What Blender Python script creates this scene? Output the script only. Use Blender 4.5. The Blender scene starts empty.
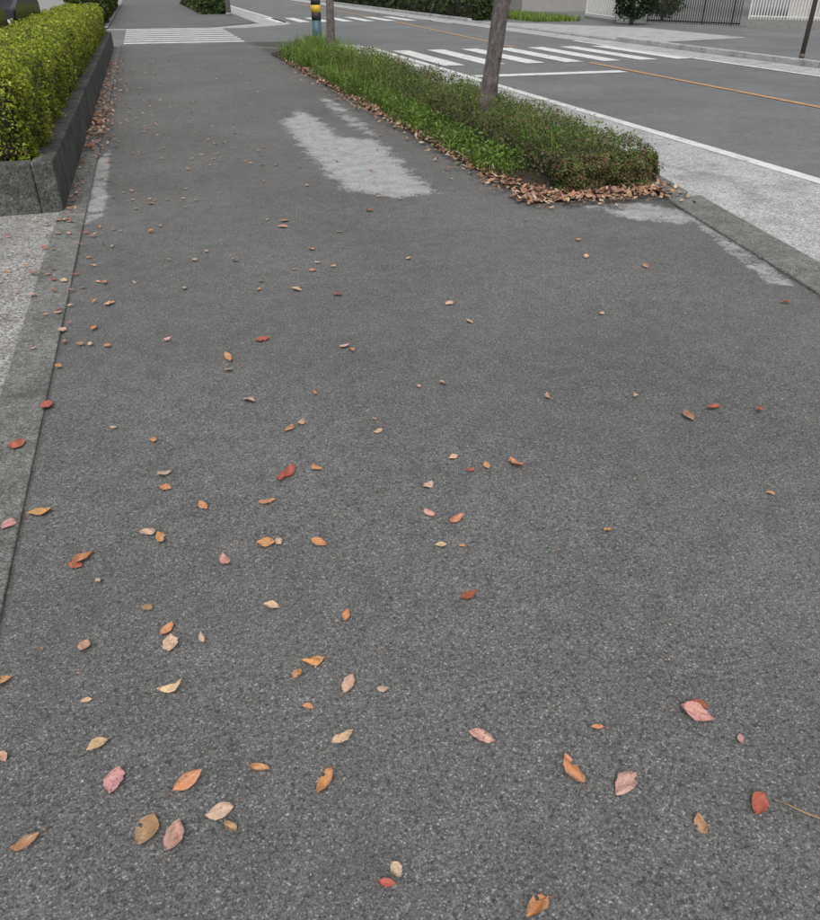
import bpy, math, random, time
import numpy as np
from mathutils import Vector, noise, Matrix
random.seed(7); rng=np.random.default_rng(7)
S=bpy.context.scene; COL=bpy.context.collection
# ---------------------------------------------------------------- survey of the place
# readings taken with a theodolite-like station at the origin (height 1.5 m) -> ground coordinates in metres
f=757.;PITCH=math.radians(32.5);H=1.5;YAW=math.radians(17)
def G(x,y,z=0.):
    a=(x-410)/f;b=(460-y)/f
    t=(H-z)/(math.sin(PITCH)-b*math.cos(PITCH))
    xc=a*t;yc=(math.cos(PITCH)+b*math.sin(PITCH))*t
    return xc*math.cos(YAW)+yc*math.sin(YAW), -xc*math.sin(YAW)+yc*math.cos(YAW), t
# ---------------------------------------------------------------- material helpers
class NT:
    def __init__(s,name):
        s.m=bpy.data.materials.new(name); s.m.use_nodes=True; s.t=s.m.node_tree; s.n=s.t.nodes
        s.b=s.n['Principled BSDF']; s.tc=s.n.new('ShaderNodeTexCoord')
    def link(s,a,b): s.t.links.new(a,b)
    def noise(s,scale,detail=4,rough=.55,vec=None,out='Fac'):
        n=s.n.new('ShaderNodeTexNoise'); n.inputs['Scale'].default_value=scale; n.inputs['Detail'].default_value=detail
        n.inputs['Roughness'].default_value=rough; s.link(vec or s.tc.outputs['Object'],n.inputs['Vector']); return n.outputs[out]
    def vor(s,scale,feat='F1',out='Color',vec=None):
        n=s.n.new('ShaderNodeTexVoronoi'); n.feature=feat; n.inputs['Scale'].default_value=scale
        s.link(vec or s.tc.outputs['Object'],n.inputs['Vector']); return n.outputs[out]
    def ramp(s,fac,stops,interp='LINEAR'):
        r=s.n.new('ShaderNodeValToRGB'); r.color_ramp.interpolation=interp; e=r.color_ramp.elements
        while len(e)<len(stops): e.new(.5)
        for k,(p,c) in enumerate(stops):
            e[k].position=p; e[k].color=(c,c,c,1) if not isinstance(c,tuple) else (*c,1)
        s.link(fac,r.inputs[0]); return r.outputs[0]
    def mix(s,a,b,fac,mode='MIX'):
        m=s.n.new('ShaderNodeMix'); m.data_type='RGBA'; m.blend_type=mode
        for v,i in ((fac,0),(a,6),(b,7)):
            if hasattr(v,'links'): s.link(v,m.inputs[i])
            else: m.inputs[i].default_value=v if i==0 else ((*v,1) if isinstance(v,tuple) else (v,v,v,1))
        return m.outputs[2]
    def math(s,op,a,b=0.,clamp=False):
        m=s.n.new('ShaderNodeMath'); m.operation=op; m.use_clamp=clamp
        for i,v in enumerate((a,b)):
            if hasattr(v,'links'): s.link(v,m.inputs[i])
            else: m.inputs[i].default_value=v
        return m.outputs[0]
    def sep(s,c):
        n=s.n.new('ShaderNodeSeparateColor'); s.link(c,n.inputs[0]); return n.outputs[0]
    def attr(s,name,out='Color'):
        n=s.n.new('ShaderNodeAttribute'); n.attribute_name=name; return n.outputs[out]
    def col(s,c):
        if hasattr(c,'links'): s.link(c,s.b.inputs['Base Color'])
        else: s.b.inputs['Base Color'].default_value=(*c,1)
    def rough(s,v): s.b.inputs['Roughness'].default_value=v
    def bump(s,hgt,strength=.3,dist=.01):
        n=s.n.new('ShaderNodeBump'); n.inputs['Strength'].default_value=strength; n.inputs['Distance'].default_value=dist
        s.link(hgt,n.inputs['Height']); s.link(n.outputs[0],s.b.inputs['Normal'])

def asphalt_color(T,base=1.,tint=(1.01,1,.97),cell=265,contrast=1.):
    """fine aggregate chips set in binder"""
    c=T.ramp(T.noise(cell*.9,2,.75),[(.3,.05*base),(.5,.088*base),(.7,.138*base)])
    v=T.sep(T.vor(cell)); chips=T.ramp(v,[(0,.58),(.18,.84),(.5,1.),(.8,1.12),(.93,1.5),(1,2.5)])
    c=T.mix(c,chips,.95*contrast,'MULTIPLY')
    gap=T.ramp(T.noise(cell*.32,2,.7),[(.34,.45),(.46,.92),(.6,1.08)])
    c=T.mix(c,gap,.9,'MULTIPLY')
    big=T.ramp(T.noise(.6,4,.62),[(.3,.84),(.5,1.),(.7,1.16)])
    mid=T.ramp(T.noise(9.,4,.8),[(.3,.82),(.7,1.18)])
    c=T.mix(c,big,1.,'MULTIPLY'); c=T.mix(c,mid,1.,'MULTIPLY')
    return T.mix(c,tint,1.,'MULTIPLY')
def concrete_color(T,lo,hi,tint=(1,.98,.94),cell=90):
    v=T.sep(T.vor(cell)); c=T.ramp(v,[(0,lo*.55),(.5,(lo+hi)/2),(1,hi*1.25)])
    c=T.mix(c,T.ramp(T.noise(2.2,5,.68),[(.3,.6),(.5,1.),(.75,1.2)]),1.,'MULTIPLY')
    c=T.mix(c,T.ramp(T.noise(30,3,.7),[(.35,.7),(.6,1.1)]),1.,'MULTIPLY')
    return T.mix(c,tint,1.,'MULTIPLY')
# sidewalk: wear attribute drives crumbly light patches
T=NT('sidewalk_asphalt'); a=asphalt_color(T,1.56)
w=T.attr('wear','Fac'); nz=T.noise(4.5,8,.82); nz2=T.noise(45,3,.8)
s1=T.math('ADD',w,T.math('MULTIPLY',T.math('SUBTRACT',nz,.5),2.3)); s1=T.math('ADD',s1,T.math('MULTIPLY',T.math('SUBTRACT',nz2,.5),1.1))
mask=T.ramp(s1,[(.40,0.),(.5,.6),(.66,.97)])
lightc=T.ramp(T.sep(T.vor(170)),[(0,.24),(.35,.36),(.8,.46),(1,.6)])
lightc=T.mix(lightc,T.ramp(T.noise(6,5,.75),[(.35,.74),(.6,1.06)]),1.,'MULTIPLY')
wc=T.math('MULTIPLY',mask,T.ramp(w,[(.06,0.),(.2,1.)]))
c=T.mix(a,lightc,wc)
d=T.attr('dirt','Fac'); dm=T.ramp(T.math('ADD',d,T.math('MULTIPLY',T.math('SUBTRACT',T.noise(12,5,.7),.5),.9)),[(.35,0.),(.8,1.)])
c=T.mix(c,(.04,.034,.026),T.math('MULTIPLY',dm,.65)); T.col(c); T.rough(.88)
T.b.inputs['Specular IOR Level'].default_value=.35
T.bump(T.noise(210,2,.75),.75,.005); M_side=T.m
T=NT('road_asphalt'); c=asphalt_color(T,1.8,(.985,1,1.0),cell=200,contrast=.6); 
T.col(T.mix(c,T.ramp(T.noise(.25,4,.6),[(.35,.9),(.65,1.08)]),1.,'MULTIPLY')); T.rough(.85); M_road=T.m
T=NT('shoulder_concrete'); c=concrete_color(T,.36,.5,(1,.995,.98),130); c=T.mix(c,(.16,.155,.145),T.ramp(T.noise(3.5,7,.8),[(.53,0.),(.75,.55)])); T.col(c); T.rough(.9); T.bump(T.noise(120,3),.5,.004); M_shoulder=T.m
T=NT('lot_paving'); c=concrete_color(T,.18,.43,(1,.98,.94),130); c=T.mix(c,(.18,.14,.11),T.ramp(T.noise(14,5,.8),[(.52,0.),(.68,.5)])); T.col(c); T.rough(.9); T.bump(T.vor(110,'F1','Distance'),.6,.004); M_lot=T.m
T=NT('kerb_concrete'); c=concrete_color(T,.15,.26,(1,.99,.94),190)
c=T.mix(c,(.07,.075,.052),T.ramp(T.noise(7,6,.78),[(.46,0.),(.7,.7)])); T.col(c); T.rough(.9); T.bump(T.noise(90,5,.75),.8,.008); M_kerb=T.m
T=NT('wall_concrete'); c=concrete_color(T,.075,.155,(1,.99,.93),110)
c=T.mix(c,(.03,.034,.022),T.ramp(T.noise(4,7,.75),[(.43,0.),(.62,.8)]))
mp=T.n.new('ShaderNodeMapping'); mp.inputs['Scale'].default_value=(9,9,.8); T.link(T.tc.outputs['Object'],mp.inputs[0])
c=T.mix(c,T.ramp(T.noise(1.,5,.7,mp.outputs[0]),[(.35,.55),(.6,1.1)]),1.,'MULTIPLY'); T.col(c); T.rough(.92); T.bump(T.noise(40,5,.7),.7,.012); M_wall=T.m
def paint(name,colr,th=.42):
    T=NT(name); wv=T.math('ADD',T.math('MULTIPLY',T.noise(6,7,.75),.6),T.math('MULTIPLY',T.noise(60,3,.6),.4))
    T.col(T.mix((.15,.152,.152),T.mix(colr,T.ramp(T.noise(2.5,5,.7),[(.3,.8),(.6,1.)]),1.,'MULTIPLY'),T.ramp(wv,[(th-.03,.15),(th+.04,1.)]))); T.rough(.75); return T.m
M_white=paint('white_road_paint',(.75,.75,.73),.43); M_orange=paint('orange_road_paint',(.56,.31,.13),.44)
T=NT('soil'); T.col(T.ramp(T.noise(18,7,.75),[(.3,(.02,.015,.01)),(.7,(.075,.052,.033))])); T.rough(1.); T.bump(T.noise(40,5,.7),1.,.02); M_soil=T.m
def simple(name,c,r=.6,metal=0.,var=.15,scale=8,bump=0):
    T=NT(name); T.col(T.mix(c,T.ramp(T.noise(scale,4,.65),[(.3,1-var),(.7,1+var)]),1.,'MULTIPLY')); T.rough(r); T.b.inputs['Metallic'].default_value=metal
    if bump: T.bump(T.noise(scale*4,4,.7),.6,bump)
    return T.m
def leafmat(name,rough=.55,trans=0.,spots=False):
    T=NT(name); c=T.attr('Col')
    if spots:
        c=T.mix(c,T.ramp(T.noise(160,3,.7),[(.35,.7),(.55,1.05)]),.8,'MULTIPLY')
        c=T.mix(c,(.1,.045,.025),T.ramp(T.noise(60,4,.8),[(.57,0.),(.66,.7)]))
    T.col(c); T.rough(rough); T.b.inputs['Specular IOR Level'].default_value=.3
    if trans:
        tr=T.n.new('ShaderNodeBsdfTranslucent'); T.link(c,tr.inputs[0]); mx=T.n.new('ShaderNodeMixShader'); mx.inputs[0].default_value=trans
        T.link(T.b.outputs[0],mx.inputs[1]); T.link(tr.outputs[0],mx.inputs[2]); T.link(mx.outputs[0],T.n['Material Output'].inputs[0])
    return T.m
M_leaf=leafmat('green_leaf',.45,.35); M_dead=leafmat('dead_leaf',.6,.0,True); M_grass=leafmat('grass_blade',.5,.35)
M_core=simple('hedge_core',(.03,.028,.014),1.,0,.5,30)  # very dark brown for the solid core of each hedge
# bark
T=NT('bark'); mp=T.n.new('ShaderNodeMapping'); mp.inputs['Scale'].default_value=(18,18,7); T.link(T.tc.outputs['Object'],mp.inputs[0])
nb=T.noise(1.6,8,.82,mp.outputs[0]); T.col(T.ramp(nb,[(.34,(.06,.048,.045)),(.5,(.16,.135,.13)),(.66,(.32,.29,.275))])); T.rough(.95); T.bump(nb,1.,.04); M_bark=T.m
# ---------------------------------------------------------------- mesh helpers
def obj(name,mesh,parent=None):
    o=bpy.data.objects.new(name,mesh); COL.objects.link(o)
    if parent: o.parent=parent
    return o
def mesh(name,v,fc,mat,parent=None,smooth=False):
    m=bpy.data.meshes.new(name); m.from_pydata([tuple(map(float,q)) for q in v],[],fc); m.materials.append(mat)
    if smooth: m.polygons.foreach_set('use_smooth',[True]*len(m.polygons))
    m.update(); return obj(name,m,parent)
def empty(name,loc=(0,0,0)):
    e=bpy.data.objects.new(name,None); e.location=loc; COL.objects.link(e); return e
def sheet(name,pts,z,mat,parent=None): return mesh(name,[(x,y,z) for x,y in pts],[tuple(range(len(pts)))],mat,parent)
def rect(x0,x1,y0,y1): return [(x0,y0),(x1,y0),(x1,y1),(x0,y1)]
def sheets(name,polys,z,mat,parent=None):
    v=[];fc=[]
    for p in polys:
        fc.append(tuple(range(len(v),len(v)+len(p)))); v+=[(x,y,z) for x,y in p]
    return mesh(name,v,fc,mat,parent)
def box(name,x0,x1,y0,y1,z0,z1,mat,parent=None,bev=0):
    v=[(x,y,z) for z in(z0,z1) for y in(y0,y1) for x in(x0,x1)]
    o=mesh(name,v,[(0,2,3,1),(4,5,7,6),(0,1,5,4),(2,6,7,3),(0,4,6,2),(1,3,7,5)],mat,parent)
    if bev:
        b=o.modifiers.new('b','BEVEL'); b.width=bev; b.segments=2
    return o
def prism(name,poly,z0,z1,mat,parent=None,bev=0):
    n=len(poly); v=[(x,y,z0) for x,y in poly]+[(x,y,z1) for x,y in poly]
    fc=[tuple(range(n))[::-1],tuple(range(n,2*n))]+[(i,(i+1)%n,n+(i+1)%n,n+i) for i in range(n)]
    o=mesh(name,v,fc,mat,parent)
    if bev: b=o.modifiers.new('b','BEVEL'); b.width=bev; b.segments=2
    return o
def tube(name,path,rad,mat,parent=None,sides=14,lump=0.,seed=0):
    V=[];F=[]; P=[Vector(q) for q in path]
    for i,q in enumerate(P):
        d=(P[min(i+1,len(P)-1)]-P[max(i-1,0)]).normalized(); u=d.cross(Vector((0,1,0.13))).normalized(); w=d.cross(u)
        for k in range(sides):
            an=2*math.pi*k/sides; r=rad[i]*(1+lump*noise.noise(Vector((math.cos(an)*1.5,math.sin(an)*1.5,q.z*3+seed))))
            V.append(q+(u*math.cos(an)+w*math.sin(an))*r)
    for i in range(len(P)-1):
        for k in range(sides):
            a=i*sides+k;b=i*sides+(k+1)%sides; F.append((a,b,b+sides,a+sides))
    F.append(tuple(range(sides))[::-1]); F.append(tuple(range((len(P)-1)*sides,len(P)*sides)))
    return mesh(name,V,F,mat,parent,True)
def cards(name,V,C,mat,parent=None,smooth=False):
    """V (N,4,3) quads, C (N,3) or (N,4,3) colours"""
    N=len(V); m=bpy.data.meshes.new(name); m.vertices.add(4*N); m.vertices.foreach_set('co',V.reshape(-1).astype(np.float32))
    m.loops.add(4*N); m.loops.foreach_set('vertex_index',np.arange(4*N,dtype=np.int32))
    m.polygons.add(N); m.polygons.foreach_set('loop_start',np.arange(0,4*N,4,dtype=np.int32)); m.polygons.foreach_set('loop_total',np.full(N,4,dtype=np.int32))
    m.update(calc_edges=True); at=m.color_attributes.new('Col','FLOAT_COLOR','POINT')
    if C.ndim==2: C=np.repeat(C[:,None,:],4,1)
    at.data.foreach_set('color',np.concatenate([C,np.ones((N,4,1))],2).reshape(-1).astype(np.float32))
    m.materials.append(mat); m.validate(); return obj(name,m,parent)
def leaf_quads(P,Nrm,size,asp=.5):
    """diamond leaves at P whose faces point roughly along Nrm"""
    N=len(P); Nrm=Nrm/np.linalg.norm(Nrm,axis=1,keepdims=True); r=rng.normal(size=(N,3)); u=np.cross(Nrm,r); u/=np.linalg.norm(u,axis=1,keepdims=True)+1e-9
    w=np.cross(Nrm,u); s=size[:,None]; 
    return np.stack([P-u*s*.5,P+w*s*asp*.5+Nrm*s*.08,P+u*s*.5,P-w*s*asp*.5+Nrm*s*.08],1)
def vnoise(P,sc,seed=0.):
    return np.array([noise.noise(Vector((p[0]*sc+seed,p[1]*sc,p[2]*sc))) for p in P])
# ---------------------------------------------------------------- ground & roads
T=NT('ground_mix'); T.col(T.ramp(T.noise(.3,6,.6),[(.35,(.06,.07,.035)),(.6,(.11,.105,.095))])); T.rough(1.)
sheet('ground',rect(-400,400,-300,500),-.12,T.m)
ZR=-.045
def edge_r(y):   # right edge of the sidewalk asphalt (a dropped kerb that flares towards the driveway)
    if y<5.2: return 3.39+(y-3.23)*.188
    return 3.76+min(.19,(y-5.2)*.2)
# main road with the side street
sheets('main_road',[rect(2.0,12.9,-12,90)],ZR,M_road)
sheets('side_street',[rect(-60,1.998,23.9,32.6),],ZR,M_road)
e=edge_r
sh=[(e(-3)+.2,-3),(e(3)+.35,3),(4.13,5.4),(4.15,20.5),(3.6,22.3),(2.4,23.8),(1.0,24.0),(1.0,24.75),(3.2,24.6),(4.6,23.9),(5.5,22.6),(5.55,20),(5.53,-3)]
sheet('road_shoulder',sh,ZR+.004,M_shoulder)
sheet('road_shoulder',[(5.55,34),(5.55,80),(4.4,80),(4.4,35),(2.5,33),(-2,32.7),(-2,32.0),(3.5,32.0)],ZR+.004,M_shoulder)
sheet('road_shoulder',rect(11.95,12.88,-10,80),ZR+.004,M_shoulder)
ln=empty('road_marking')
sheets('edge_line',[rect(5.5,5.66,-10,22.0),rect(5.5,5.66,35,85)],ZR+.008,M_white,ln)
sheets('far_edge_line',[rect(11.75,11.9,-10,22.5),rect(11.75,11.9,33,85)],ZR+.008,M_white,ln)
sheets('centre_line',[[(8.53,-10),(8.65,-10),(9.11,16.4),(8.99,16.4)],[(9.16,20.8),(9.28,20.8),(10.1,35.2),(9.98,35.2)],[(10.1,40.0),(10.22,40.0),(11.3,85),(11.18,85)]],ZR+.008,M_orange,ln)
sheets('stop_line',[rect(5.7,8.8,14.4,14.75)],ZR+.008,M_white,ln)
cw=empty('crosswalk')
sheets('bars',[rect(x,x+.45,16.6,20.6) for x in np.arange(4.9,12,.92)],ZR+.008,M_white,cw)
cw=empty('crosswalk')
sheets('bars',[rect(x,x+.45,35.5,39.5) for x in np.arange(5.2,12,.92)],ZR+.008,M_white,cw)
cw=empty('crosswalk')
sheets('bars',[rect(-.6,2.7,y,y+.45) for y in np.arange(24.9,31.8,.92)],ZR+.008,M_white,cw)
# sidewalk as a fine grid carrying wear / dirt measurements
def seg_poly_sd(px,py,poly):
    inside=np.zeros(px.shape,bool); dmin=np.full(px.shape,1e9); n=len(poly)
    for i in range(n):
        x1,y1=poly[i];x2,y2=poly[(i+1)%n]
        cond=((y1>py)!=(y2>py))&(px<(x2-x1)*(py-y1)/((y2-y1) if abs(y2-y1)>1e-9 else 1e-9)+x1); inside^=cond
        dx,dy=x2-x1,y2-y1; t=np.clip(((px-x1)*dx+(py-y1)*dy)/(dx*dx+dy*dy),0,1); dmin=np.minimum(dmin,np.hypot(px-x1-t*dx,py-y1-t*dy))
    return np.where(inside,dmin,-dmin)
ny,nx=760,120
ys=-3+27*(np.linspace(0,1,ny)); X=np.zeros((ny,nx));Y=np.zeros((ny,nx))
for j,y in enumerate(ys):
    l=-.646+.007*noise.noise(Vector((0,y*4,0)))+.008*noise.noise(Vector((3,y*14,0))); r_=edge_r(y)+.02*noise.noise(Vector((7,y*5,0)))-.01; X[j]=np.linspace(l,r_,nx); Y[j]=y
Z=np.zeros_like(X)
for j in range(0,ny):
    for i in range(nx): Z[j,i]=.006*noise.noise(Vector((X[j,i]*.6,Y[j,i]*.6,0)))-(.008 if i==0 else 0)
patches=[([(283,122),(298,110),(318,119),(340,138),(368,139),(380,142),(400,160),(434,194),(402,197),(345,191),(322,168),(300,145)],.26,1.2),
 ([(322,97),(338,104),(366,126),(378,138),(356,128),(335,112)],.25,.52),
 ([(585,206),(640,203),(682,210),(688,224),(640,221)],.14,.62),([(684,210),(705,218),(760,255),(792,286),(768,282),(715,242)],.10,.55),
 ([(92,165),(110,150),(104,215),(84,226)],.08,.62)]
wear=np.zeros_like(X)
for poly,sc,pk in patches:
    pw=[G(x,y)[:2] for x,y in poly]; sd=seg_poly_sd(X,Y,pw); wear=np.maximum(wear,np.clip(.46+sd/(sc*1.2),0,pk))
dirt=np.clip(1-(X+.64)/.04,0,1)*.8+np.clip((X-2.35)/.5,0,1)*np.clip((Y-5.6)*2,0,1)*.8
dirt=np.maximum(dirt,np.clip(1-np.abs(Y-5.4)/.4,0,1)*np.clip((X-2.7)*2,0,1)*.6)
er=np.array([edge_r(y) for y in ys])[:,None]; dirt=np.maximum(dirt,np.clip(1-(er-X)/.07,0,1)*.95*(Y<6))
v=np.stack([X,Y,Z],2).reshape(-1,3); idx=np.arange(ny*nx).reshape(ny,nx)
fq=np.stack([idx[:-1,:-1],idx[:-1,1:],idx[1:,1:],idx[1:,:-1]],2).reshape(-1,4)
sw=mesh('sidewalk',v,[tuple(q) for q in fq.tolist()],M_side,None,True)
for nm,arr in(('wear',wear),('dirt',dirt)):
    at=sw.data.attributes.new(nm,'FLOAT','POINT'); at.data.foreach_set('value',arr.reshape(-1).astype(np.float32))
# sidewalk body (edge faces) and remaining pavements
prism('sidewalk_base',[(-.62,-3),(edge_r(-3)-.01,-3),(edge_r(5.2)-.01,5.2),(3.94,6.2),(3.94,20.3),(3.5,22),(2.6,23.4),(1,23.95),(-.62,23.95)],-.115,-.012,M_kerb)
prism('sidewalk',[(-1.2,32.62),(2.4,32.64),(4.25,35),(4.25,85),(-1.2,85)],-.115,.0,M_side,None,.02)
sheet('parking_lot',rect(-30,-.82,-6,6.42),-.002,M_lot)
sheet('parking_lot',rect(-30,-1.98,6.42,23.9),-.003,M_road)
sheet('front_yard',rect(-30,-1.22,32.62,85),-.003,M_lot)
# left flush gutter kerb, individual blocks
kb=empty('kerb'); y=-3.
while y<23.8:
    l=.6; box('block',-.835+.004*random.random(),-.639,y+.002,min(y+l-.002,23.9),-.1,.004+.004*random.random(),M_kerb,kb,.006); y+=l
kb=empty('kerb'); y=-3.
def kx(y): return edge_r(y)+.008
while y<22.5:
    y1=min(y+.6,22.4); za=.006 if y<5.0 else min(.1,.006+(y-5.0)*.09)
    w0=.2; pts=[(kx(y),y+.002),(kx(y)+w0+(.12 if y<5.2 else 0),y+.002),(kx(y1)+w0+(.12 if y<5.0 else 0),y1-.002),(kx(y1),y1-.002)]
    if y>19.8: 
        o=(y-19.8)**1.6*.35; o2=(y1-19.8)**1.6*.35; pts=[(kx(y)-o,y),(kx(y)+w0-o,y),(kx(y1)+w0-o2,y1),(kx(y1)-o2,y1)]; za=.01
    prism('block',pts,-.1,za,M_kerb,kb,.01); y+=.6
# far side kerb and pavement
kb=empty('kerb')
for i in range(48): box('block',12.9,13.08,-8+i*2.,-8+i*2.+1.99,-.1,.07 if not 20<-8+i*2<34 else .0,M_shoulder,kb,.01)
sheet('pavement',rect(13.09,17.5,-8,88),-.004,M_road)
sheet('pavement',rect(17.5,60,-8,88),-.008,M_road)
sheet('pavement_apron',[(12.95,20.5),(17,21.5),(17,27),(13.1,33)],.004,M_shoulder)
# ---------------------------------------------------------------- left planter wall + box hedge
pw=empty('planter_wall')
y=6.38;k=0
while y<22.9:
    box('wall_front',-.95,-.80,y+.003,min(y+2.4,23)-.003,-.05,.36,M_wall,pw,.012); y+=2.4
box('wall_end',-2.0,-.953,6.38,6.53,-.05,.357,M_wall,pw,.012); box('wall_back',-2.0,-1.87,6.533,23,-.05,.35,M_wall,pw,.012)
box('planter_soil',-1.869,-.951,6.531,22.95,0,.3,M_soil,pw)
def hedge(name,x0,x1,y0,y1,z0,z1,n,cols,size,core_in=.09,lump=.05,seed=0.,falloff=0.,twigcol=None,grow=1.,roundn=.15,asp=.62):
    hd=empty(name)
    c=core_in
    box('inner_core',x0+c,x1-c,y0+c,y1-c,z0,z1-c*1.1,M_core,hd,.05)  # solid dark box filling the hedge behind its leaf quads
    u=rng.random(n); Ly=y1-y0
    if falloff: yy=y0+Ly*u**(1+falloff)
    else: yy=y0+Ly*u
    aw=x1-x0; ah=z1-z0; per=np.array([aw,ah,ah*.5]); which=rng.choice(3,n,p=per/per.sum()); endm=rng.random(n)<(aw*1.4/Ly*.9)*(.5 if falloff else 1)
    P=np.zeros((n,3));Nn=np.zeros((n,3)); P[:,1]=yy
    t=which==0; P[t,0]=rng.uniform(x0,x1,t.sum()); P[t,2]=z1; Nn[t]=(0,0,1)
    t=which==1; P[t,0]=x1; P[t,2]=rng.uniform(z0,z1,t.sum()); Nn[t]=(1,0,.15)
    t=which==2; P[t,0]=x0; P[t,2]=rng.uniform(z0,z1,t.sum()); Nn[t]=(-1,0,.15)
    t=endm; P[t,0]=rng.uniform(x0,x1,t.sum()); P[t,1]=y0; P[t,2]=rng.uniform(z0,z1,t.sum()); Nn[t]=(0,-1,.15)
    cx=(x0+x1)/2; hw=aw/2
    dx=np.clip((np.abs(P[:,0]-cx)-(hw-roundn))/roundn,0,1); dz=np.clip((P[:,2]-(z1-roundn))/roundn,0,1); dy=np.clip((y0+roundn-P[:,1])/roundn,0,1)
    k=np.sqrt(dx**2+dz**2+dy**2); over=np.where(k>1,(1-1/np.maximum(k,1))*roundn,0)
    P[:,0]-=np.sign(P[:,0]-cx)*dx*over; P[:,2]-=dz*over; P[:,1]+=dy*over
    nz1=vnoise(P,3.,seed); nz2=vnoise(P,11.,seed+5)
    depth=rng.exponential(.028,n)*grow; P+=Nn*((nz1*lump+nz2*lump*.6)-depth+.01)[:,None]
    P+=rng.normal(size=(n,3))*.008; P[:,2]=np.maximum(P[:,2],.03)
    sz=size*rng.uniform(.6,1.25,n)*(1+np.maximum(0,P[:,1]-8)*.03)
    Nr=Nn*.9+rng.normal(size=(n,3))*.75+np.array([0,0,.35]); V=leaf_quads(P,Nr,sz,asp)
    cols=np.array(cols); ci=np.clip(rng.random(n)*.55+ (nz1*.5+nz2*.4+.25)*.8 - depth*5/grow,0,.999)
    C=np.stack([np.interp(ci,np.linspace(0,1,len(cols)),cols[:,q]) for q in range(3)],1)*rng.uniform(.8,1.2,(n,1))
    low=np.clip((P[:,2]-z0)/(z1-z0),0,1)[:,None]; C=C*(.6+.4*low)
    if twigcol is not None:
        tm=(rng.random(n)<twigcol[0]*(1+1.5*nz1)); C[tm]=np.array(twigcol[1])*rng.uniform(.6,1.3,(tm.sum(),1))
    cards('foliage',V,C,M_leaf,hd); return hd
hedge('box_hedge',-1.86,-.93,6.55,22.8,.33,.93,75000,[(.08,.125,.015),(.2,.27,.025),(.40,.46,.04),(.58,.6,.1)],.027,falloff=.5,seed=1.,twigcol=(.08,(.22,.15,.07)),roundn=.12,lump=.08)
# ---------------------------------------------------------------- planting strip between walk and road
ps=empty('planting_strip')
n1,n2=90,16; V=[];F=[]
for j in range(n1):
    y=5.55+(20-5.55)*j/(n1-1)
    for i in range(n2):
        s=i/(n2-1); x=2.72+.08*noise.noise(Vector((0,y*1.5,0)))+s*(3.93-2.72); z=.012+.09*math.sin(math.pi*min(1,s*1.0+.0))*min(1,j/4)+.02*noise.noise(Vector((x*4,y*4,2)))*min(1,i/2)*min(1,j/2)
        V.append((x,y,z))
for j in range(n1-1):
    for i in range(n2-1): a=j*n2+i; F.append((a,a+1,a+n2+1,a+n2))
mesh('soil_bed',V,F,M_soil,ps,True)
az=[(.045,.065,.022),(.09,.135,.035),(.15,.21,.05),(.24,.30,.09)]
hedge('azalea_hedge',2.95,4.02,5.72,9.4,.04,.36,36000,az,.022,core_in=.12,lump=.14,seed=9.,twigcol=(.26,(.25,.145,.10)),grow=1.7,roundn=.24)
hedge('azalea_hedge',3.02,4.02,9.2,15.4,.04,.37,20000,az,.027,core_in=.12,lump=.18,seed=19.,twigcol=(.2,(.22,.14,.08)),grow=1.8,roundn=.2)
def grass(name,pts,hts,wid,cols,parent=None,lean=.35,seg=3,mat=None):
    N=len(pts); an=rng.uniform(0,2*math.pi,N); d=np.stack([np.cos(an),np.sin(an),np.zeros(N)],1); s=np.stack([-d[:,1],d[:,0],np.zeros(N)],1)
    le=rng.uniform(.1,1.,N)*lean; Q=[];CC=[]; cols=np.array(cols); ci=rng.random(N)
    C=np.stack([np.interp(ci,np.linspace(0,1,len(cols)),cols[:,q]) for q in range(3)],1)
    def pt(t): return pts+d*(le*hts*t*t*1.3)[:,None]+np.array([0,0,1])*(hts*(t-.25*le*t*t*1.5))[:,None]
    for k in range(seg):
        t0,t1=k/seg,(k+1)/seg; w0=wid*(1-t0**1.5)+.0005;w1=wid*(1-t1**1.5)+.0005
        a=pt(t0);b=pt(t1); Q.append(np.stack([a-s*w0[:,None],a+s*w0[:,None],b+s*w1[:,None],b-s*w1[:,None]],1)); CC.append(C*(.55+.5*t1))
    return cards(name,np.concatenate(Q),np.concatenate(CC),mat or M_grass,parent)
def clump_pts(centers,n,sig):
    c=centers[rng.integers(0,len(centers),n)]; return c+np.concatenate([rng.normal(size=(n,2))*sig,np.zeros((n,1))],1)
gc=[(.26,.22,.09),(.09,.15,.03),(.14,.25,.035),(.22,.36,.05),(.32,.42,.11)]
# scruffy tufts: sparse at the near end, thick at the far end
cen=[]
for _ in range(80):
    cen.append((random.uniform(2.84,3.1),random.uniform(6.4,9.5),.02))
for _ in range(60): cen.append((random.uniform(3.1,3.95),random.uniform(5.9,10),.14))
for _ in range(330):
    y=9.2+10.3*random.random()**.8; x=2.86+abs(random.gauss(0,.14+.75*max(0,(y-9)/9))); cen.append((min(x,random.uniform(3.3,3.95)),y,.04))
cen=np.array(cen); pts=clump_pts(cen,16000,.07); 
ht=rng.gamma(3.,.045,len(pts))*(.75+.9*np.clip((pts[:,1]-8.5)/4,0,1)); ht=np.clip(ht,.05,.42); ht[pts[:,0]>3.15]+=.14
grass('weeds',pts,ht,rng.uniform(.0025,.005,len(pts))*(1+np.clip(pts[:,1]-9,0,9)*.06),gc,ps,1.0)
n=20000; P=clump_pts(cen,n,.12); P[:,2]=rng.uniform(.03,.24,n)+.15*np.clip((P[:,0]-3.1)*3,0,1); V=leaf_quads(P,rng.normal(size=(n,3))*.6+np.array([0,0,1]),rng.uniform(.02,.055,n),.5)
C=np.array([(.14,.23,.045)])*rng.uniform(.45,1.7,(n,1)); cards('weed_leaves',V,C,M_leaf,ps)
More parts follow.
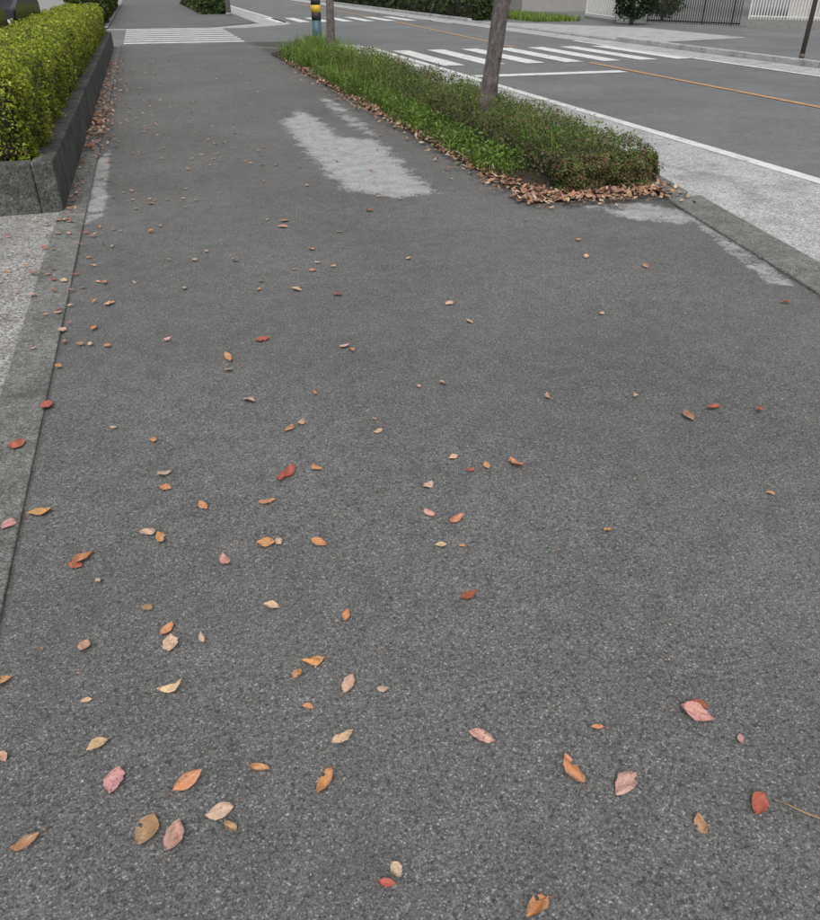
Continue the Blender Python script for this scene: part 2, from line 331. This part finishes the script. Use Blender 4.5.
# ---------------------------------------------------------------- fallen leaves
PAL={'o':(.50,.235,.10),'r':(.42,.12,.075),'p':(.50,.27,.22),'t':(.54,.375,.245),'b':(.33,.19,.10)}
LV=[];LC=[]
def add_leaf(x,y,z,size,code,detail=True,tilt=.12):
    ns,nc=(9,5) if detail else (4,3)
    c0=np.array(PAL[code])*random.uniform(.85,1.15)*np.array([1,random.uniform(.88,1.1),random.uniform(.85,1.15)])
    wd=random.uniform(.25,.37)*size; curl=random.uniform(-.1,.6); bend=random.uniform(-.2,.5); yaw=random.uniform(0,6.28); wav=random.uniform(.01,.05)*size; ph=random.uniform(0,6)
    if size>.028 and code in 'bto' and random.random()<.3: curl=random.uniform(.8,1.5)
    pale=np.array((.6,.42,.30))
    pts=np.zeros((ns,nc,3)); cc=np.zeros((ns,nc,3))
    for i in range(ns):
        t=i/(ns-1); w=wd*max(.02,math.sin(math.pi*t**.85)**.8)*(1+.05*math.sin(i*2.7+ph))
        for j in range(nc):
            s=(j/(nc-1)-.5)*2; an=s*curl*1.2; wj=w*(1+.05*math.sin(i*3.9+j*2+ph)) if detail else w
            xx=wj*(math.sin(an)/(curl*1.2) if abs(curl)>.05 else s); zz=wj*(1-math.cos(an))/(max(abs(curl),.05)*1.2)
            pts[i,j]=(xx+.06*size*math.sin(t*2.5+ph),(t-.5)*size,zz+bend*size*(t-.5)**2+wav*math.sin(s*4+t*7+ph))
            cj=c0*(1-.18*t*(code=='r')+.12*math.sin(t*9+s*3+ph)); mxk=max(0,math.sin(t*5+s*2+ph*2))*.35
            cj=cj*(1-mxk)+pale*mxk if code!='r' else cj
            cc[i,j]=cj*(1.15 if (detail and abs(s)<.1) else 1.)
    pts[...,2]-=pts[...,2].min()
    R=np.array(Matrix.Rotation(yaw,3,'Z')@Matrix.Rotation(random.gauss(0,tilt),3,'X')@Matrix.Rotation(random.gauss(0,tilt),3,'Y')@(Matrix.Rotation(math.pi,3,'Y') if random.random()<.35 else Matrix.Identity(3)))
    q=pts@R.T; q[...,2]-=q[...,2].min()-.003; q+=np.array([x,y,z])
    bite=detail and random.random()<.3; bi=random.randrange(ns-1); bj=random.choice([0,nc-2])
    for i in range(ns-1):
        for j in range(nc-1):
            if bite and j==bj and i==bi: continue
            LV.append([q[i,j],q[i,j+1],q[i+1,j+1],q[i+1,j]]); LC.append([cc[i,j],cc[i,j+1],cc[i+1,j+1],cc[i+1,j]])
    if detail: # stalk
        L=size*random.uniform(.12,.3); a=np.array([0,-.5*size,0]); b=np.array([.15*L,-.5*size-L,0]); wv=np.array([.0008,0,0])
        k=(np.stack([a-wv,a+wv,b+wv,b-wv])@R.T); k[:,2]=.004; k[:,:2]+=np.array([x,y]); k[:,2]+=z
        LV.append(list(k)); LC.append([c0*.6]*4)
READ="""263,341,r,13 228,360,o,15 229,372,t,8 345,348,t,10 352,352,o,8 168,342,t,8 250,402,t,12 316,395,o,6 443,385,t,10 419,388,t,5 449,305,t,8 548,399,t,9 636,398,t,7 688,418,b,14 713,409,r,12 759,412,r,11 47,408,r,16 18,447,r,18 114,430,t,7 154,442,o,9 289,431,o,11 302,424,t,10 378,433,t,9 374,421,t,6 164,477,t,14 166,490,o,11 291,474,r,16 282,480,r,14 317,470,o,12 453,459,t,9 470,472,r,8 487,468,o,10 516,466,o,18 428,487,t,13 267,504,o,15 204,508,o,13 457,521,o,15 429,515,p,12 40,515,o,19 8,527,p,16 148,535,t,14 161,541,o,14 267,546,o,16 279,544,t,11 319,545,o,15 441,548,t,10 462,548,o,6 607,533,o,9 770,495,o,7 84,562,o,22 76,568,r,13 226,562,p,15 99,583,t,9 272,609,t,14 469,598,r,17 347,618,o,13 147,610,b,10 167,632,o,15 203,640,t,13 85,648,p,15 170,646,t,19 4,685,o,16 313,663,o,20 298,676,o,11 348,686,t,20 383,691,t,11 171,692,t,22 87,703,t,9 308,710,o,11 343,741,t,22 99,748,t,19 481,740,p,22 597,730,o,11 695,718,p,28 699,707,r,15 188,784,o,27 116,783,p,25 261,770,o,17 325,785,o,25 220,815,t,24 231,829,b,13 147,833,b,30 174,838,p,28 27,845,b,23 2,760,t,13 573,773,o,28 626,787,p,31 758,807,r,23 700,827,b,17 396,873,t,15 387,885,r,15 537,912,o,28 740,742,p,10 338,296,r,9 297,291,t,9 333,268,t,6 470,323,t,8 586,258,t,7 645,268,b,8 785,304,r,8 602,315,t,6 408,260,t,7 283,228,p,10 285,222,o,8 370,212,r,8 235,262,t,8 150,205,o,8 195,262,t,8 185,290,t,8 110,305,o,9 95,330,o,9"""
for q in READ.split():
    x,y,c,s=q.split(','); gx,gy,t=G(float(x),float(y)); add_leaf(gx,gy,.006,float(s)*t/f*1.2,c)
codes='oootttpbb'
for _ in range(190):   # walk, denser near the wall and further back
    y=4.2+13*random.random()**1.1; x=-.6+min(3.2,random.expovariate(1/.8)); add_leaf(x,y,.006,random.uniform(.03,.055),random.choice(codes),False)
for _ in range(80): add_leaf(random.uniform(-.6,2.7),random.uniform(6,20),.006,random.uniform(.03,.055),random.choice(codes),False)
for _ in range(80): add_leaf(random.uniform(-1.5,-.4),random.uniform(3.3,6.3),.012,random.uniform(.03,.06),random.choice('ooprtb'),False)
for _ in range(110): add_leaf(random.uniform(-.6,2.9),random.uniform(1.,5),.006,random.uniform(.005,.012),random.choice('ttob'),False)
cards('fallen_leaves',np.array(LV),np.array(LC),M_dead); 
LV=[];LC=[]
PAL.update({'o':(.42,.23,.13),'r':(.34,.15,.1),'p':(.46,.3,.22),'t':(.52,.39,.28),'b':(.27,.15,.1)})
for _ in range(1800):
    y=5.75+12*random.random()**1.25; x=2.76-abs(random.gauss(0,.09+.08*random.random()))+random.uniform(0,.26); add_leaf(x,y,.01+random.uniform(0,.03),random.uniform(.035,.065),random.choice('oottbbbr'),False,.35)
for _ in range(750):
    x=random.uniform(2.6,4.0); y=5.62-abs(random.gauss(0,.12+.1*random.random()))+random.uniform(0,.25); add_leaf(x,y,.01+random.uniform(0,.03),random.uniform(.035,.065),random.choice('oottbbbr'),False,.35)
for _ in range(420):
    y=8.8+random.random()**1.2*10; x=-.78+abs(random.gauss(0,.12)); add_leaf(x,y,.012+random.uniform(0,.02),random.uniform(.035,.06),random.choice('ooptbbr'),False,.3)
for _ in range(180): add_leaf(-.76+abs(random.gauss(0,.12)),random.gauss(10.6,.9),.012+random.uniform(0,.03),random.uniform(.035,.06),random.choice('ooptbbr'),False,.3)
for _ in range(70):
    y=6.0+random.random()*3.0; x=-.78+abs(random.gauss(0,.06)); add_leaf(x,y,.012,random.uniform(.03,.05),random.choice('oottbbr'),False,.3)
cards('leaf_litter',np.array(LV),np.array(LC),M_dead)
gx,gy,_=G(803,815); tube('twig',[(gx-.03,gy+.04,.006),(gx,gy,.01),(gx+.035,gy-.03,.006),(gx+.05,gy-.06,.008)],[.0015,.002,.0018,.001],simple('twig_bark',(.35,.22,.12),.9),None,6)
# ---------------------------------------------------------------- trees
def tree(x,y,r,lean,seed,hc=4.2):
    t=empty('street_tree',(0,0,0)); random.seed(seed)
    path=[(x+lean*z+.03*math.sin(z*1.7+seed),y+.02*math.sin(z*2+seed),z) for z in np.linspace(-.02,3.2,30)]
    rad=[r*(1.0+.55*math.exp(-max(z,0)*7)-.09*z) for z in np.linspace(0,3.2,30)]
    tube('trunk',path,rad,M_bark,t,24,.22,seed); top=Vector(path[-1]); tips=[]
    for k in range(7):
        an=k*2*math.pi/7+random.uniform(-.3,.3); L=random.uniform(1.6,2.6); el=random.uniform(.5,1.1); st=Vector(path[random.choice([-1,-1,-2,-4])])
        d=Vector((math.cos(an)*math.cos(el),math.sin(an)*math.cos(el),math.sin(el))); pp=[st+d*L*s+Vector((0,0,.25*s*s))+Vector((random.gauss(0,.05),random.gauss(0,.05),0))*s for s in np.linspace(0,1,7)]
        tube('limb',pp,[r*.55*(1-.8*s)+.006 for s in np.linspace(0,1,7)],M_bark,t,8); tips+=pp[3:]
        for q in range(3):
            s0=pp[3+q]; d2=(d+Vector((random.gauss(0,.6),random.gauss(0,.6),random.gauss(.1,.3)))).normalized(); p2=[s0+d2*s for s in np.linspace(0,1.0,4)]
            tube('branch',p2,[r*.18,r*.13,r*.09,.004],M_bark,t,6); tips+=p2[1:]
    tp=np.array([tuple(q) for q in tips]); n=2400; P=tp[rng.integers(0,len(tp),n)]+rng.normal(size=(n,3))*.28
    V=leaf_quads(P,rng.normal(size=(n,3))+np.array([0,0,.8]),rng.uniform(.06,.1,n),.5)
    C=np.array([(.06,.1,.025)])*rng.uniform(.5,1.6,(n,1)); am=rng.random(n)<.2; C[am]=np.array((.25,.1,.03)); cards('crown',V,C,M_leaf,t)
tree(3.42,8.4,.092,.12,3); tree(3.55,17.0,.085,.0,5)
# ---------------------------------------------------------------- signal pole
M_black=simple('black_band',(.02,.02,.02),.6); M_yel=simple('yellow_band',(.6,.4,.03),.5); M_teal=simple('teal_sheet',(.05,.12,.14),.5); M_pole=simple('pole_concrete',(.25,.245,.23),.85,0,.2,12,.002); M_met=simple('grey_metal',(.3,.31,.32),.5,.5)
M_w=simple('white_paint_metal',(.75,.75,.73),.4,0,.06); 
sp=empty('traffic_signal_pole'); X0,Y0=4.1,21.3
tube('pole',[(X0,Y0,z) for z in(-.05,2,4,6.5)],[.11,.105,.1,.09],M_pole,sp,20)
tube('teal_wrap',[(X0,Y0,.12),(X0,Y0,.62)],[.114,.114],M_teal,sp,20)
for i in range(8):
    z=.62+i*.16; tube('stripe',[(X0,Y0,z),(X0,Y0,z+.16)],[.118,.118],M_yel if i%2 else M_black,sp,20)
tube('arm',[(X0,Y0,5.6),(X0+1.5,Y0-.1,5.7),(X0+2.6,Y0-.1,5.7)],[.05,.045,.04],M_met,sp,10)
box('signal_head',X0+1.6,X0+2.8,Y0-.3,Y0-.12,5.35,5.75,M_met,sp,.05)
for i,cc in enumerate([(.02,.25,.15),(.4,.3,.02),(.4,.03,.02)]):
    o=tube('lens',[(X0+1.82+i*.38,Y0-.3,5.55),(X0+1.82+i*.38,Y0-.33,5.55)],[.14,.13],simple('lens%d'%i,cc,.3),sp,20)
def pole(name,x,y,r,hh,mat,stripe=False):
    e_=empty(name); tube('shaft',[(x,y,z) for z in(-.05,hh*.4,hh*.7,hh)],[r,r*.93,r*.87,r*.8],mat,e_,18); tube('collar',[(x,y,0),(x,y,.12)],[r*1.15,r*1.1],mat,e_,18)
    for k in range(6): tube('step_bolt',[(x-r*.8,y,1.8+k*.45),(x-r-.14,y,1.8+k*.45)],[.01,.01],M_met,e_,6)
    tube('crossarm',[(x-.8,y,hh-.5),(x+.8,y,hh-.5)],[.04,.04],M_met,e_,8)
M_dark=simple('brown_steel',(.09,.075,.06),.6)
pole('utility_pole',3.9,41.8,.12,9,M_pole); pole('street_lamp_pole',13.5,15.2,.05,7,M_dark,False)
# ---------------------------------------------------------------- parked car
def car(x,y,rot,body,zs=1.):
    c=empty('parked_car',(x,y,0)); c.rotation_euler=(0,0,rot); c.scale=(1,1,zs); gl=simple('car_glass',(.01,.012,.014),.06); bm_=simple('car_paint',body,.25); ty=simple('tyre',(.015,.015,.015),.9); al=simple('alloy',(.5,.5,.5),.3,.9)
    prof=[(-2.15,.35),(-2.2,.6),(-2.12,.86),(-1.85,.98),(-1.0,1.04),(1.15,1.0),(1.9,.88),(2.18,.72),(2.22,.42),(2.1,.25),(-2.05,.25)]
    sec=[(-.86,.93),(-.8,1.),(.8,1.),(.86,.93)]; V=[];F=[];n=len(prof)
    for sx,sc in sec:
        for py,pz in prof: V.append((sx,py*sc if abs(py)>1.5 else py,.25+(pz-.25)*(.97 if sc<1 else 1)))
    for k in range(3):
        for i in range(n): a=k*n+i;b=k*n+(i+1)%n; F.append((a,b,b+n,a+n))
    F.append(tuple(range(n))); F.append(tuple(range(3*n,4*n))[::-1]); o=mesh('body',V,F,bm_,c); b=o.modifiers.new('b','BEVEL'); b.width=.05;b.segments=3
    cab=[(-1.95,.98),(-1.45,1.42),(-.6,1.52),(.35,1.46),(1.15,1.0)]; V=[];F=[];n=5
    for sx in(-1,1):
        for py,pz in cab: V.append((sx*(.76-.16*(pz-.98)/.54),py,pz))
    for i in range(4): F.append((i,i+1,i+1+n,i+n))
    F.append(tuple(range(5))); F.append(tuple(range(5,10))[::-1]); mesh('glasshouse',V,F,gl,c)
    mesh('roof',[(-.62,-1.4,1.435),(.62,-1.4,1.435),(.61,-.6,1.53),(-.61,-.6,1.53),(.62,.33,1.475),(-.62,.33,1.475)],[(0,1,2,3),(3,2,4,5)],bm_,c)
    for sx in(-1,1):
        for py in(-.45,.2): mesh('pillar',[(sx*.775,py-.03,1.0),(sx*.775,py+.03,1.0),(sx*.615,py+.03,1.5),(sx*.615,py-.03,1.5)],[(0,1,2,3)],bm_,c)
        box('trim',sx*.865-.008,sx*.865+.008,-1.5,1.1,.985,1.005,al,c)
        for wy in(-1.35,1.35):
            tube('tyre',[(sx*.68,wy,.32),(sx*.89,wy,.32)],[.32,.32],ty,c,28); tube('wheel',[(sx*.885,wy,.32),(sx*.9,wy,.32)],[.2,.19],al,c,20)
        box('headlamp',sx*.62-.16,sx*.62+.16,2.06,2.17,.62,.76,simple('lamp_glass',(.6,.6,.62),.1),c,.03); box('tail_lamp',sx*.65-.13,sx*.65+.13,-2.2,-2.1,.7,.85,simple('tail_red',(.3,.01,.01),.2),c,.03)
        box('mirror',sx*.93-.09,sx*.93+.09,.75,.85,1.0,1.12,bm_,c,.03)
    box('bumper',-.8,.8,-2.24,-2.1,.3,.5,bm_,c,.04); box('bumper_front',-.78,.78,2.12,2.26,.28,.48,bm_,c,.04); box('number_plate',-.17,.17,-2.262,-2.245,.5,.66,M_w,c)
car(-2.95,13.4,math.pi,(.012,.012,.015),1.15); car(-2.93,18.4,math.pi,(.012,.012,.014),1.18)
# ---------------------------------------------------------------- far side: shrubs, verge, fences, house
hedge('verge_hedge',13.2,14.6,34,62,0,.75,9000,[(.025,.04,.012),(.055,.09,.025),(.1,.14,.04)],.11,core_in=.12,lump=.2,seed=29.,grow=2.)
hedge('verge_hedge',2.7,4.0,43.5,62,0,.7,6000,[(.025,.045,.012),(.07,.11,.03),(.12,.17,.04)],.08,core_in=.12,lump=.2,seed=39.,grow=2.)
hedge('boundary_hedge',-2.6,-1.4,33.5,60,0,1.1,8000,[(.03,.05,.01),(.08,.12,.02),(.13,.18,.035)],.1,core_in=.12,lump=.15,seed=33.,grow=2.)
def blob_shrub(name,x,y,r,hh,n,cols,sz):
    e_=empty(name); d=rng.normal(size=(n,3)); d/=np.linalg.norm(d,axis=1,keepdims=True); nz=vnoise(d,2.5,x); P=d*((.82+.35*nz)*rng.uniform(.7,1.05,n))[:,None]
    P=P*np.array([r,r,hh*.52])+np.array([x,y,hh*.5]); P=P[P[:,2]>0.02]; n=len(P); V=leaf_quads(P,rng.normal(size=(n,3))+np.array([0,0,.5]),rng.uniform(.7,1.2,n)*sz,.6)
    C=np.array(cols)[rng.integers(0,len(cols),n)]*rng.uniform(.6,1.4,(n,1)); cards('foliage',V,C,M_leaf,e_)
    tube('stem',[(x,y,0),(x,y,hh*.5),(x+.05,y,hh*.8)],[.08,.06,.02],M_bark,e_,8)
blob_shrub('round_shrub',17.7,29.2,1.05,2.2,7000,[(.012,.03,.01),(.03,.06,.02)],.1)
blob_shrub('round_shrub',20.5,31.5,.9,1.4,2500,[(.03,.06,.015),(.06,.1,.03)],.1)
blob_shrub('round_shrub',20.6,19.6,.7,.9,2600,[(.03,.06,.015),(.08,.13,.03)],.07)
blob_shrub('round_shrub',18.9,17.9,.7,.45,1500,[(.04,.07,.015),(.09,.13,.03)],.05)
pts=np.stack([rng.uniform(15,17.2,5000),rng.uniform(32,40,5000),np.zeros(5000)],1); grass('verge_grass',pts,rng.uniform(.1,.3,5000),rng.uniform(.01,.02,5000),gc,None,.5,2)
def fence(name,x0,y0,x1,y1,hh,mat,step=.12,base=.3,r=.012):
    e_=empty(name); L=math.hypot(x1-x0,y1-y0); u=((x1-x0)/L,(y1-y0)/L); px,py=-u[1],u[0]
    prism('base_wall',[(x0-px*.07,y0-py*.07),(x1-px*.07,y1-py*.07),(x1+px*.07,y1+py*.07),(x0+px*.07,y0+py*.07)],-.05,base,M_pole,e_)
    V=[];F=[]
    def bar(a,b,w):
        a=Vector(a);b=Vector(b);d=(b-a).normalized(); s=d.cross(Vector((.3,.5,.8))).normalized()*w; q=d.cross(s).normalized()*w; k=len(V)
        for c_ in(a,b):
            V.extend([c_+s,c_+q,c_-s,c_-q])
        for i in range(4): F.append((k+i,k+(i+1)%4,k+4+(i+1)%4,k+4+i))
    t=0
    while t<L: bar((x0+u[0]*t,y0+u[1]*t,base),(x0+u[0]*t,y0+u[1]*t,base+hh),r if (t/step)%12>.9 else .03); t+=step
    for z in(base+.08,base+hh-.06): bar((x0,y0,z),(x1,y1,z),.025)
    mesh('bars',V,F,mat,e_)
fence('white_fence',20.9,26.6,25.5,20.2,1.2,M_w,.1,.25,.02); fence('white_fence',18.6,34.5,17.8,30.6,.9,M_w,.2,.1,.02)
fence('black_gate',19.2,30.5,20.8,26.9,1.4,M_black,.1,.0,.015)
def house(x,y,w,d_,hh,rot,wall):
    e_=empty('suburban_house',(x,y,0)); e_.rotation_euler=(0,0,rot); wm=simple('stucco',wall,.9,0,.08,3); rf=simple('roof_tile',(.07,.07,.08),.7,0,.2,6); gl=simple('window_glass',(.03,.035,.04),.08); fr=simple('window_frame',(.5,.5,.5),.5)
    box('walls',-w/2,w/2,-d_/2,d_/2,-.05,hh,wm,e_); o=.5
    mesh('roof',[(-w/2-o,-d_/2-o,hh+.01),(w/2+o,-d_/2-o,hh+.01),(w/2+o,d_/2+o,hh+.01),(-w/2-o,d_/2+o,hh+.01),(-w/2+1.5,0,hh+2.1),(w/2-1.5,0,hh+2.1)],[(0,1,5,4),(1,2,5),(2,3,4,5),(3,0,4),(3,2,1,0)],rf,e_)
    for zz in(.9,3.6):
        for xx in np.arange(-w/2+1.2,w/2-1,2.6):
            box('window_frame',xx-.06,xx+1.46,-d_/2-.05,-d_/2-.001,zz,zz+1.3,fr,e_); box('window',xx,xx+1.4,-d_/2-.07,-d_/2-.052,zz+.06,zz+1.24,gl,e_)
        for yy in np.arange(-d_/2+1.2,d_/2-1,2.8):
            box('window_frame',-w/2-.05,-w/2-.001,yy-.06,yy+1.46,zz,zz+1.3,fr,e_); box('window',-w/2-.07,-w/2-.052,yy,yy+1.4,zz+.06,zz+1.24,gl,e_)
    box('door',w/2-1.2,w/2-.3,-d_/2-.06,-d_/2-.001,0,2.05,simple('door_wood',(.12,.06,.03),.5),e_)
house(33,32,9,9,5.6,-.7,(.4,.385,.35)); house(24,46,9,8,5.6,-.1,(.3,.29,.27)); house(-22,58,9,8,5.6,0,(.5,.48,.42))
ub=empty('utility_cabinet'); box('cabinet',20.3,20.75,20.6,21.0,.1,.9,M_w,ub,.02); box('plinth',20.25,20.8,20.55,21.05,-.03,.1,M_pole,ub); box('vent',20.28,20.296,20.68,20.92,.6,.75,M_met,ub)
# ---------------------------------------------------------------- light & camera
W=bpy.data.worlds.new('World'); S.world=W; W.use_nodes=True; nt=W.node_tree; bg=nt.nodes['Background']; sk=nt.nodes.new('ShaderNodeTexSky'); sk.sky_type='NISHITA'; sk.sun_disc=False
EL,AZ=math.radians(55),math.radians(200); sk.sun_elevation=EL; sk.sun_rotation=AZ; sk.air_density=1.; sk.dust_density=3.
hs=nt.nodes.new('ShaderNodeHueSaturation'); hs.inputs['Saturation'].default_value=.2; nt.links.new(sk.outputs[0],hs.inputs['Color']); nt.links.new(hs.outputs[0],bg.inputs[0]); bg.inputs[1].default_value=.15
sl=bpy.data.lights.new('sun','SUN'); sl.energy=1.5; sl.angle=math.radians(40); sl.color=(1,.985,.95); so=obj('sun',sl)
dv=Vector((math.sin(AZ)*math.cos(EL),math.cos(AZ)*math.cos(EL),math.sin(EL))); so.rotation_euler=dv.to_track_quat('Z','Y').to_euler()
cd=bpy.data.cameras.new('camera'); co=obj('camera',cd); cd.sensor_fit='HORIZONTAL'; cd.sensor_width=36; cd.lens=36*f/820; cd.clip_end=2000; cd.clip_start=.05
co.location=(0,0,H); co.rotation_euler=(math.pi/2-PITCH,0,-YAW); S.camera=co
S.view_settings.view_transform='Standard'; S.view_settings.look='None'; S.view_settings.exposure=0
